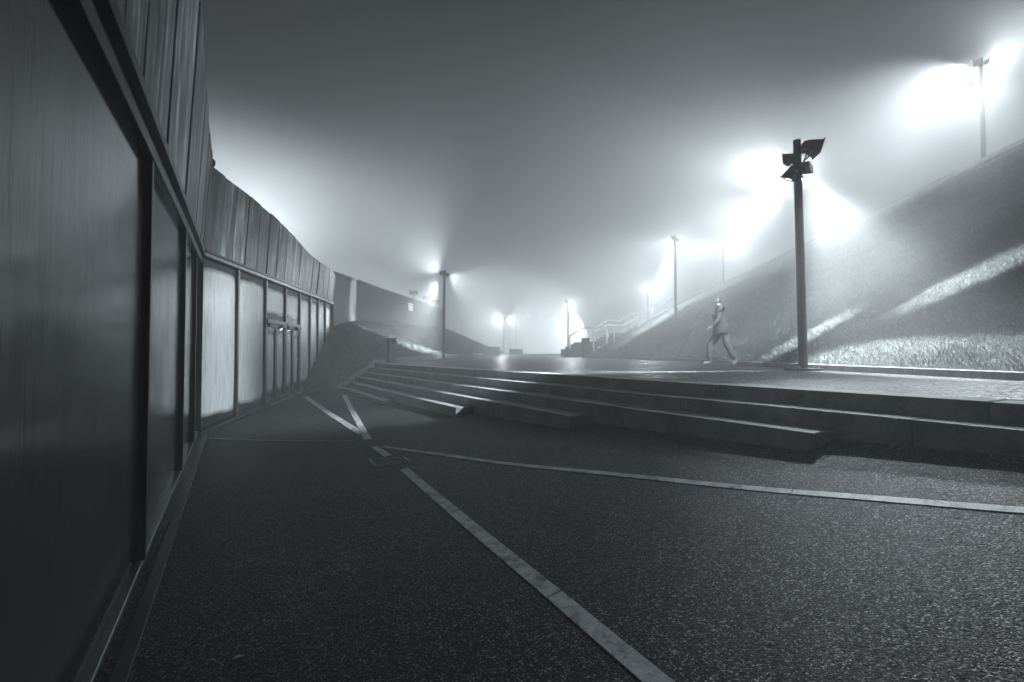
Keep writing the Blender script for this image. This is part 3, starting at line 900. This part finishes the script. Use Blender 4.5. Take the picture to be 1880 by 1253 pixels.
p10 = post('floodlight post lost in the haze beyond the left end of the terrace', (-12.0, 84.0, -1.6), 9.0, 0.1,
           [((-.25, .1, 8.7), (-.6, .6, -.2), .36, True, True), ((.25, -.1, 8.7), (.7, .3, -.2), .36, True, True)], plate=False)
p11 = post('floodlight post lost in the haze beyond the hillside stairs', (14.0, 92.0, -1.6), 9.0, 0.1,
           [((-.25, .1, 8.7), (-.6, .6, -.2), .36, True, True), ((.25, -.1, 8.7), (.7, .3, -.2), .36, True, True)], plate=False)

# ------------------------------------------------------------------ the lamps' light, with a few added fills

def beam(p, off, aim, size, target, power, angle, **kw):
    off = Vector(off); a = Vector(aim).normalized()
    return spot(p, off + a * (0.42 * size + 0.06), target, power, angle, **kw)
def surf_hit(P, px, py):
    """point of a bank surface seen at a photo pixel"""
    c, sn = math.cos(PITCH), math.sin(PITCH)
    q = P.reshape(-1, 3)
    y, z = q[:, 1], q[:, 2] - EZ
    dep = y * c + z * sn; up = z * c - y * sn
    u, v_ = 940 + F * q[:, 0] / dep, 626.5 - F * up / dep
    return Vector(q[int(np.argmin((u - px) ** 2 + (v_ - py) ** 2 + (dep < 0.5) * 1e9))])
def blade(p, off, A, B, power, thick, blend=0.7, spread=1.0):
    """flat fan of light from a floodlight whose reflector squeezes the beam to a line between A and B"""
    src = p.location + Vector(off)
    a, b = (Vector(A) - src).normalized(), (Vector(B) - src).normalized()
    mid = (a + b).normalized()
    ang = math.degrees(a.angle(b)) * spread
    ld = bpy.data.lights.new('beam', 'SPOT'); ld.energy = power * LAMP; ld.color = LIGHT_COL
    ld.spot_size = R(min(150, ang)); ld.spot_blend = blend; ld.shadow_soft_size = 0.03
    lo = bpy.data.objects.new('beam', ld); COL.objects.link(lo); lo.parent = p; lo.location = off
    zc = -mid; xc = (b - a); xc = (xc - zc * xc.dot(zc)).normalized(); yc = zc.cross(xc)
    m3 = Matrix((xc, yc, zc)).transposed()
    lo.rotation_mode = 'QUATERNION'; lo.rotation_quaternion = m3.to_quaternion()
    lo.scale = (1, thick, 1)
    return lo
# main post: away to the left, away over the bank, and down on the steps
beam(pm, (-.17, .05, 4.02), (-.7, .8, -.05), .20, (-16, 34, 2.4), 520, 70, blend=1.0)
beam(pm, (.17, .13, 3.90), (.35, .9, -.12), .20, (11.0, 30, 9.0), 1000, 160, blend=1.0)
beam(pm, (-.19, -.03, 3.68), (-.3, .35, -.9), .23, (2.0, 12.0, 0.8), 60, 100, blend=0.9)
beam(pm, (.10, -.25, 3.55), (-.3, -.9, -.5), .1, (3.7, 4.5, 1.2), 420, 40, blend=0.9)
beam(pm, (-.17, .05, 4.02), (-.7, .8, -.05), .20, (-1, 30, 7.0), 1000, 168, blend=1.0)
beam(pm, (-.32, -.12, 3.75), (-1, -.1, 0), .1, (-4.2, 6.6, 5.4), 620, 40, blend=1.0)  # extra beam added to brighten the near parapet, with no head of its own
HM = (-.34, -.05, 3.36)
blade(pm, HM, (3.4, 9.3, 1.7), (-6.3, 10.6, 3.9), 4600, 0.22, blend=1.0, spread=1.35)                       # fan to the left over steps and forecourt
blade(pm, (-.36, -.1, 3.30), (4.9, 9.2, 1.75), (0.2, 9.4, 1.65), 1500, 0.14, blend=0.4, spread=1.1)
blade(pm, (.3, 0, 3.4), W(1640, 588, 9.3), W(1990, 412, 7.8), 1900, 0.34, blend=1.0, spread=1.25)          # fan to the right up the bank
blade(pm, (.3, .1, 3.4), surf_hit(PR, 1400, 664), surf_hit(PR, 1575, 572), 2400, 0.34, blend=1.0, spread=1.35)
blade(pm, (.3, -.1, 3.4), surf_hit(PR, 1500, 672), surf_hit(PR, 1950, 676), 2800, 0.30, blend=0.6, spread=1.5)
# crest post: along the crest away from the camera, and down over the forecourt
beam(p2, (-.42, -.1, 4.2), (-.6, .8, -.1), .32, (8, 44, 7.0), 7000, 120, blend=1.0)
beam(p2, (.25, -.2, 4.2), (.3, -1, -.4), .36, (3.0, 5.2, 1.2), 5500, 15, blend=1.0)
beam(p2, (.25, -.2, 4.2), (.3, -1, -.4), .36, (17, 6, 17), 1300, 160, blend=1.0)
beam(p2, (.25, -.1, 4.25), (.5, .9, 0), .36, (40, 50, 12), 5000, 110, blend=0.6)
beam(p2, (-.5, 0, 3.3), (-.4, .5, -.8), .26, (15.5, 17.5, 6.5), 1000, 150, blend=0.8)
beam(p3, (-.13, -.05, 4.40), (-.8, .6, -.2), .20, (-10, 60, 3), 2200, 60, blend=1.0)
beam(p3, (.13, .05, 4.30), (.6, .8, -.3), .20, (24, 60, 7), 3000, 80, blend=0.5)
beam(p3, (-.1, -.2, 4.1), (-.5, .2, -.8), .2, (6.5, 32, 2.5), 800, 100, blend=1.0)  # added spot without a lamp head, to brighten the railings
blade(p3, (-.3, -.35, 3.9), surf_hit(PR, 1110, 652), surf_hit(PR, 1350, 508), 7000, 0.08, blend=0.9, spread=1.1)
beam(p4, (-.16, 0, 4.3), (-1, .5, -.1), .34, (-10, 90, 5), 6000, 70, blend=0.5)
beam(p4, (.16, 0, 4.3), (1, .2, -.2), .34, (50, 80, 10), 9000, 90, blend=0.5)
beam(p5, (.14, -.1, 4.25), (.3, -1, -.5), .22, (6, 30, 2), 900, 120, blend=0.8)
# left post: wide wash to the left over the building, a fan across mound and wall, a fan across the terrace
beam(p6, (-.15, -.05, 4.95), (-1, .1, .1), .22, (-30, 22, 40), 1500, 150, blend=1.0)
beam(p6, (.15, -.05, 4.85), (1, .6, -.35), .22, (16, 60, -1), 2000, 66, blend=0.4)
blade(p6, (-.35, -.25, 4.4), surf_hit(PL, 815, 654), surf_hit(PL, 655, 594), 9000, 0.08, blend=0.8, spread=1.25)
blade(p6, (-.38, -.3, 4.4), W(652, 592, 22), W(648, 505, 22), 1100, 0.26, blend=0.4, spread=1.3)
blade(p6, (-.3, -.3, 4.35), surf_hit(PL, 805, 655), surf_hit(PL, 728, 632), 1800, 0.16, blend=0.3, spread=1.2)
blade(p6, (.35, -.25, 4.4), (-2.5, 27.4, 1.7), (7.0, 27.0, 2.5), 5000, 0.06)
beam(p6, (-.15, -.3, 4.7), (-.5, -1, -.3), .22, W(625, 655, 18.0), 420, 46, blend=1.0)  # headless soft light added to lift the near slope of the mound
beam(p9, (-.25, .1, 8.3), (-.6, .6, .3), .36, (-19, 32, 20), 24000, 175, blend=0.8)
beam(p9, (.25, -.1, 8.3), (.7, .3, .3), .36, (-10, 33, 12), 2500, 130, blend=1.0)
beam(p10, (-.25, .1, 8.7), (-.6, .6, -.2), .36, (-12, 60, 6), 85000, 175, blend=1.0)
beam(p11, (-.25, .1, 8.7), (-.6, .6, -.2), .36, (10, 60, 6), 80000, 175, blend=1.0)
beam(p7, (-.2, -.2, 6.5), (-.5, -1, -.4), .32, (4, 30, 1), 800, 120, blend=0.8)
beam(p7, (.25, .1, 6.5), (1, .5, -.2), .32, (30, 90, 6), 2500, 100, blend=0.5)
beam(p8, (-.25, -.2, 4.7), (-.7, -.8, -.35), .36, (-12, 50, 1), 3200, 150, blend=0.7)
beam(p8, (.25, -.1, 4.7), (1, -.3, -.3), .36, (20, 70, 2), 3200, 150, blend=0.7)

# ------------------------------------------------------------------ hillside railings and stairs
def rail_pts(px0, Y0, pix):
    x0, y0 = XY(px0, Y0); out = []
    for px, py in pix:
        r = (px - 940.0) / F
        s_ = (r * y0 - x0) / (0.70 - r * 0.714)
        Y = y0 + .714 * s_
        out.append((s_, W(px, py, Y)))
    return out
def railing(label, px0, Y0, pix, posts):
    o = thing('railing', label, 'railing', (0, 0, 0), 0, 'hillside railings')
    pts = rail_pts(px0, Y0, pix)
    org = pts[0][1].copy(); org.z = gz_t(org.x, org.y)
    o.location = org
    for (s0, a), (s1, b) in zip(pts, pts[1:]):
        MB().bar(a - org, b - org, .09, .09).build('handrail', M['rail_metal'], o)
    pl = rail_pts(px0, Y0, [(p, 600) for p in posts])
    S = [q[0] for q in pts]
    for s_, p in pl:
        z = float(np.interp(s_, S, [q[1].z for q in pts]))
        a = Vector((p.x, p.y, z)) - org
        MB().bar(a - Vector((0, 0, 1.15)), a - Vector((0, 0, 0.03)), .09, .07, (1, 0, 0)).build('rail_post', M['rail_metal'], o)
    return pts
near_pix = [(1089, 610), (1113, 596.5), (1144, 598.5), (1172, 581.5), (1199, 584), (1221, 567.5), (1240, 569.5), (1270, 552), (1292, 553)]
far_pix = [(1046, 617), (1070, 602.5), (1091, 604), (1116, 588), (1137, 590), (1160, 575), (1176, 577), (1200, 559.5), (1217, 561), (1240, 545)]
NP = railing('nearer steel railing stepping up the right bank', 1089, 28.5, near_pix, [1089.5, 1114, 1127, 1143.5, 1161, 1172.5, 1193, 1221, 1240, 1270])
FP = railing('farther steel railing stepping up behind the nearer one', 1046, 30.2, far_pix, [1046.5, 1081, 1116, 1145, 1160, 1198, 1223])
hs = thing('hillside_stairs', 'narrow concrete stairs climbing between the two railings', 'stairs', (NP[0][1].x, NP[0][1].y, gz_t(NP[0][1].x, NP[0][1].y)))
S_n = [q[0] for q in NP]; Z_n = [q[1].z for q in NP]
o0 = NP[0][1]
wv = Vector((-.714, .70, 0)) * 2.4
for i in range(34):
    s0 = i * 0.42; s1 = s0 + 0.42
    z = float(np.interp(s0 + 0.1, S_n, Z_n)) - 1.02
    a = Vector((o0.x + .70 * s0, o0.y + .714 * s0, 0)); b = Vector((o0.x + .70 * s1, o0.y + .714 * s1, 0))
    L_ = hs.location
    P = [a, b, b + wv, a + wv]
    MB().hexa([(p.x - L_.x, p.y - L_.y, z - 1.2 - L_.z) for p in P] + [(p.x - L_.x, p.y - L_.y, z - L_.z) for p in P]).build('stair_tread', M['concrete_plain'], hs)

# ------------------------------------------------------------------ litter bins
def bin_(label, px, Y, w, h, rz):
    x, y = XY(px, Y)
    o = thing('litter_bin', label, 'litter bin', (x, y, gz_t(x, y)), rz, 'litter bins')
    b = MB(); b.box(-w / 2, w / 2, -w / 2, w / 2, 0.03, h * 0.74); b.build('body', M['bin_metal'], o, bevel=0.008)
    MB().box(-w / 2 + .03, w / 2 - .03, -w / 2 + .03, w / 2 - .03, 0, 0.035).build('foot', M['dark_hole'], o)
    # hood: four cheeks leave a square mouth on the front
    t = 0.02; z0, z1 = h * 0.745, h
    hd = MB()
    hd.box(-w / 2, w / 2, w / 2 - t, w / 2, z0, z1); hd.box(-w / 2, -w / 2 + t, -w / 2, w / 2 - t, z0, z1); hd.box(w / 2 - t, w / 2, -w / 2, w / 2 - t, z0, z1)
    hd.box(-w / 2 + t, -.1, -w / 2, -w / 2 + t, z0, z1); hd.box(.1, w / 2 - t, -w / 2, -w / 2 + t, z0, z1)
    hd.box(-.1, .1, -w / 2, -w / 2 + t, z0, z0 + .03); hd.box(-.1, .1, -w / 2, -w / 2 + t, z1 - .05, z1)
    hd.build('hood', M['bin_metal'], o)
    MB().box(-w / 2 - .01, w / 2 + .01, -w / 2 - .01, w / 2 + .01, h + .002, h + .025).build('lid', M['bin_metal'], o, bevel=0.005)
    MB().box(-w / 2 + .03, w / 2 - .03, -w / 2 + .06, w / 2 - .03, z0 + .01, z0 + .02).build('liner', M['dark_hole'], o)
bin_('square metal litter bin at the top left of the wide steps', 719, 20.4, 0.30, 1.02, R(38))
bin_('square metal litter bin beside the foot of the hillside railings', 1075, 25.6, 0.33, 1.02, R(12))

# ------------------------------------------------------------------ far low blocks
def block(name, label, cat, px0, px1, pyt, Y, dep):
    a, b = W(px0, pyt, Y), W(px1, pyt, Y)
    cx = (a.x + b.x) / 2; zb = gz_t(cx, Y)
    o = thing(name, label, cat, (cx, Y, zb))
    w = (b.x - a.x); h = a.z - zb
    MB().box(-w / 2, w / 2, 0, dep, -.1, h - .12).build('body', M['concrete_plain'], o, bevel=0.01)
    MB().box(-w / 2 - .03, w / 2 + .03, -.03, dep + .03, h - .118, h).build('cap', M['kerb_stone'], o, bevel=0.01)
block('concrete_block', 'low concrete block at the end of the left mound', 'block', 886, 917, 637, 42, 1.2)
block('concrete_block', 'small pale concrete block standing alone in the far haze', 'block', 935, 960, 641, 52, 1.0)
wx, wy = XY(851, 33.5)
rk = thing('slatted_rack', 'low wedge of upright slats beside the left kerb', 'rack', (wx, wy, gz_t(wx, wy)))
for i in range(13):
    x = -0.62 + i * 0.105
    h = 0.10 + 0.045 * i
    MB().box(x - .028, x + .028, -.45, .45, 0.05, h).build('slat', M['frame_light'], rk, bevel=0.004)
MB().box(-.7, .74, -.4, -.3, 0.0, 0.05).build('rail', M['frame_metal'], rk)
MB().box(-.7, .74, .3, .4, 0.0, 0.05).build('rail', M['frame_metal'], rk)

# ------------------------------------------------------------------ small floodlights on the retaining wall and on the parapet corner
for px, lab in ((762, 'small floodlight on the retaining wall top, left one of three'), (785, 'small floodlight on the retaining wall top, middle one of three'), (801, 'small floodlight on the retaining wall top, right one of three')):
    i = int(np.argmin(abs(tpx - px))); 
    o = thing('wall_floodlight', lab, 'floodlight', (RX[i] + .0, RY[i] + .1, RT[i] + .085), 0, 'floodlights on the retaining wall')
    MB().tube((0, 0, 0), (0, 0, .42), .035, n=10).build('stub', M['post_metal'], o)
    h = flood_head(o, Vector((-.12, 0, .50)), (-.8, .5, .1), .26, False, True)
    h = flood_head(o, Vector((.16, 0, .50)), (.8, -.3, -.1), .26, False, True)
rp = w2(0.12, -0.02)
o = thing('drum_spotlight', 'small round spotlight clipped to the parapet corner', 'spotlight', (rp.x, rp.y, w2_top(0.1)))
MB().tube((-.02, -.06, .10), (.05, .10, .12), .075, .085, 18).build('drum', M['housing_metal'], o, smooth=False)
MB().tube((0, 0, -.05), (0, 0, .06), .018, n=8).build('stem', M['housing_metal'], o)
MB().bar((-.04, 0, .015), (.12, .02, .005), .05, .02).build('clip', M['housing_metal'], o)

# ------------------------------------------------------------------ far string of small lights
pl = [(970, 578), (992, 580), (1018, 582), (1041, 584), (1063, 586.5), (1085, 589), (1106, 591.5)]
P = [W(x, y, 72) for x, y in pl]
so = thing('string_lights', 'row of tiny white lights strung across the far haze', 'string lights', (P[0].x, 72, -1.6))
org = so.location.copy()
e0, e1 = P[0] + (P[0] - P[1]), P[-1] + (P[-1] - P[-2])
for a, b in zip([e0] + P, P + [e1]):
    MB().tube(a - org + Vector((0, 0, .12)), b - org + Vector((0, 0, .12)), .015, n=6).build('cable', M['post_metal'], so)
for p in P:
    MB().tube(p - org - Vector((0, 0, .09)), p - org + Vector((0, 0, .1)), .09, .05, 10).build('bulb', M['lamp_lens'], so)
for e in (e0, e1):
    MB().tube((e.x - org.x, e.y - org.y, 0), e - org + Vector((0, 0, .15)), .05, n=8).build('mast', M['post_metal'], so)

# ------------------------------------------------------------------ walking person
def person(x, y, face):
    o = thing('person', 'person walking along the terrace in loose grey jacket and baggy trousers', 'person', (x, y, gz_t(x, y)), face)
    # local frame: walks towards -X, Y is the person's right
    V, E, Rr = [], [], []
    def v(p, r, prev=None):
        V.append(p); Rr.append(r)
        if prev is not None: E.append((prev, len(V) - 1))
        return len(V) - 1
    pel = v((0, 0, .94), (.17, .13))
    wa = v((-.02, 0, 1.08), (.155, .125), pel); ch = v((-.05, 0, 1.27), (.19, .14), wa); sh = v((-.06, 0, 1.42), (.13, .10), ch)
    nk = v((-.08, 0, 1.50), (.06, .06), sh); hd0 = v((-.105, 0, 1.575), (.078, .074), nk); hd1 = v((-.11, 0, 1.665), (.098, .082), hd0); hd2 = v((-.10, 0, 1.735), (.07, .065), hd1)
    def limb(start, pts):
        p = start
        for q, r in pts: p = v(q, r, p)
        return p
    # front leg bent forward, rear leg trailing
    fl_ = limb(pel, [((-.06, .10, .86), (.115, .115)), ((-.26, .11, .50), (.095, .085)), ((-.28, .11, .22), (.085, .075)), ((-.24, .11, .085), (.058, .052))])
    f1 = limb(fl_, [((-.33, .115, .055), (.05, .048)), ((-.44, .12, .05), (.038, .045))])
    rl_ = limb(pel, [((.05, -.10, .86), (.115, .115)), ((.10, -.11, .50), (.095, .085)), ((.22, -.11, .25), (.085, .072)), ((.30, -.11, .14), (.055, .05))])
    r1 = limb(rl_, [((.27, -.115, .07), (.045, .046)), ((.20, -.12, .045), (.035, .044))])
    la = limb(sh, [((-.06, .19, 1.40), (.085, .085)), ((.10, .25, 1.16), (.07, .07)), ((-.02, .27, .94), (.058, .058)), ((-.06, .27, .89), (.034, .042)), ((-.085, .27, .82), (.022, .042))])
    ra = limb(sh, [((-.06, -.19, 1.40), (.085, .085)), ((-.12, -.26, 1.15), (.07, .07)), ((-.24, -.25, .97), (.056, .056)), ((-.275, -.245, .945), (.034, .042)), ((-.33, -.24, .90), (.022, .042))])
    for hand, base, dr in ((la, (-.085, .27, .82), Vector((-.25, 0, -1))), (ra, (-.33, -.24, .90), Vector((-.8, .1, -.7)))):
        dr.normalize(); b = Vector(base); sdir = dr.cross(Vector((0, 1, 0))).normalized()
        for q, (ofs, ln) in enumerate(((-.030, .062), (-.010, .075), (.010, .07), (.030, .055))):
            p = v(tuple(b + sdir * ofs + dr * .02), (.010, .010), hand)
            p = v(tuple(b + sdir * ofs + dr * (.02 + ln * .55)), (.009, .009), p)
            v(tuple(b + sdir * ofs * .9 + dr * (.02 + ln) + Vector((0, -.012, 0))), (.008, .008), p)
        p = v(tuple(b - sdir * .045 - dr * .03), (.011, .011), hand)
        v(tuple(b - sdir * .058 + dr * .02), (.009, .009), p)
    me = bpy.data.meshes.new('person_skeleton'); me.from_pydata(V, E, [])
    tmp = bpy.data.objects.new('tmp', me); COL.objects.link(tmp)
    sk = tmp.modifiers.new('s', 'SKIN'); sk.use_smooth_shade = True
    for i, q in enumerate(me.skin_vertices[0].data):
        q.radius = Rr[i]; q.use_root = (i == 0)
    sb = tmp.modifiers.new('u', 'SUBSURF'); sb.levels = 2; sb.render_levels = 2
    dg = bpy.context.evaluated_depsgraph_get()
    bm_ = bpy.data.meshes.new_from_object(tmp.evaluated_get(dg))
    bpy.data.objects.remove(tmp)
    for mm in ('jacket', 'trousers', 'skin', 'shoe', 'hair'): bm_.materials.append(M[mm])
    for vtx in bm_.vertices:                               # folds of loose cloth
        c = vtx.co
        if .12 < c.z < 1.42:
            f = .005 * math.sin(c.z * 40 + 3 * math.sin(c.x * 9)) + .006 * math.sin(c.z * 19 + c.y * 22)
            vtx.co += vtx.normal * f
    for p in bm_.polygons:
        c = p.center; p.use_smooth = True
        if c.z > 1.49: p.material_index = 4 if (c.z > 1.675 or (c.x > -.135 and c.z > 1.55)) else 2
        elif c.z < .10 or (c.x > .2 and c.z < .16): p.material_index = 3
        elif (abs(c.y) > .2 and c.z < .91 and c.z > .6) or (c.x < -.27 and c.z > .8): p.material_index = 2
        elif c.z < .86: p.material_index = 1
        else: p.material_index = 0
    link('body', bm_, None, o)
    j = MB()
    n = 20; rings = [(.80, .245, .19), (.95, .225, .175), (1.10, .20, .165), (1.28, .225, .175)]
    vs = []
    for q, (z, a, b) in enumerate(rings):
        for i in range(n):
            t = 2 * math.pi * i / n
            rr = 1 + .05 * math.sin(5 * t + q)
            vs.append((-.012 - .02 * q + b * rr * math.cos(t), a * rr * math.sin(t), z + .015 * math.sin(3 * t)))
    fs = [(q * n + i, q * n + (i + 1) % n, (q + 1) * n + (i + 1) % n, (q + 1) * n + i) for q in range(3) for i in range(n)]
    j.add(vs, fs).build('jacket_skirt', M['jacket'], o, smooth=True)
    nz = MB().add([(-.215, 0, 1.61), (-.18, .018, 1.60), (-.18, -.018, 1.60), (-.185, 0, 1.655)], [(0, 1, 3), (0, 3, 2), (0, 2, 1), (1, 2, 3)]); nz.build('nose', M['skin'], o)
    for s_ in (-1, 1):
        MB().box(-.11, -.075, s_ * .078 - .01, s_ * .078 + .01, 1.595, 1.655).build('ear', M['skin'], o, bevel=0.006)
        MB().box(-.197, -.18, s_ * .032 - .012, s_ * .032 + .012, 1.648, 1.658).build('eye', M['hair'], o)
    MB().box(-.193, -.175, -.024, .024, 1.565, 1.573).build('mouth', M['trousers'], o)
person(*XY(1326, 12.2), R(-12))

# ------------------------------------------------------------------ fallen leaves
for i, (px, py, lab) in enumerate([
        (437, 1210, 'largest pale dry leaf, lying at the bottom left of the dark forecourt'),
        (404, 858, 'tiny pale leaf beside the foot of the glazed wall corner'),
        (741, 900, 'tiny pale leaf just left of the diagonal paving band'),
        (600, 844, 'tiny pale leaf left of the drain cover'),
        (1040, 926, 'tiny pale leaf below the long right-hand paving band'),
        (560, 952, 'tiny pale leaf midway between glazed wall and diagonal band'),
        (1325, 914, 'tiny pale leaf just under the right-hand band, near its middle'),
        (700, 1140, 'tiny pale leaf alone in the dark asphalt left of the band, near the bottom')]):
    p = ground_hit(px, py)
    t = random.uniform(0, 6.28); L = random.uniform(.012, .022) if i else .035
    o = MB().add([(-L, 0, .002), (-.2 * L, .45 * L, .012), (L, 0, .004), (-.2 * L, -.45 * L, .010), (0, 0, .0)], [(0, 4, 1), (1, 4, 2), (2, 4, 3), (3, 4, 0)]).build('fallen_leaf', M['leaf_dry'])
    o.location = p + Vector((0, 0, .004)); o.rotation_euler = (0, 0, t)
    tag(o, lab, 'leaf', 'fallen leaves on the asphalt')

# ------------------------------------------------------------------ the foggy air
hz = MB(); hz.box(-95, 95, -35, 155, -2.6, 15.2)
hm = bpy.data.materials.new('haze'); hm.use_nodes = True
hn, hl = hm.node_tree.nodes, hm.node_tree.links
hn.clear()
ho = hn.new('ShaderNodeOutputMaterial'); pv = hn.new('ShaderNodeVolumePrincipled')
pv.inputs['Color'].default_value = (0.945, 0.955, 0.96, 1)
pv.inputs['Density'].default_value = HAZE_DENSITY
pv.inputs['Anisotropy'].default_value = HAZE_G
hl.new(pv.outputs[0], ho.inputs['Volume'])
tag(hz.build('haze', hm), 'pale night fog filling the whole place', 'fog', None, 'stuff')
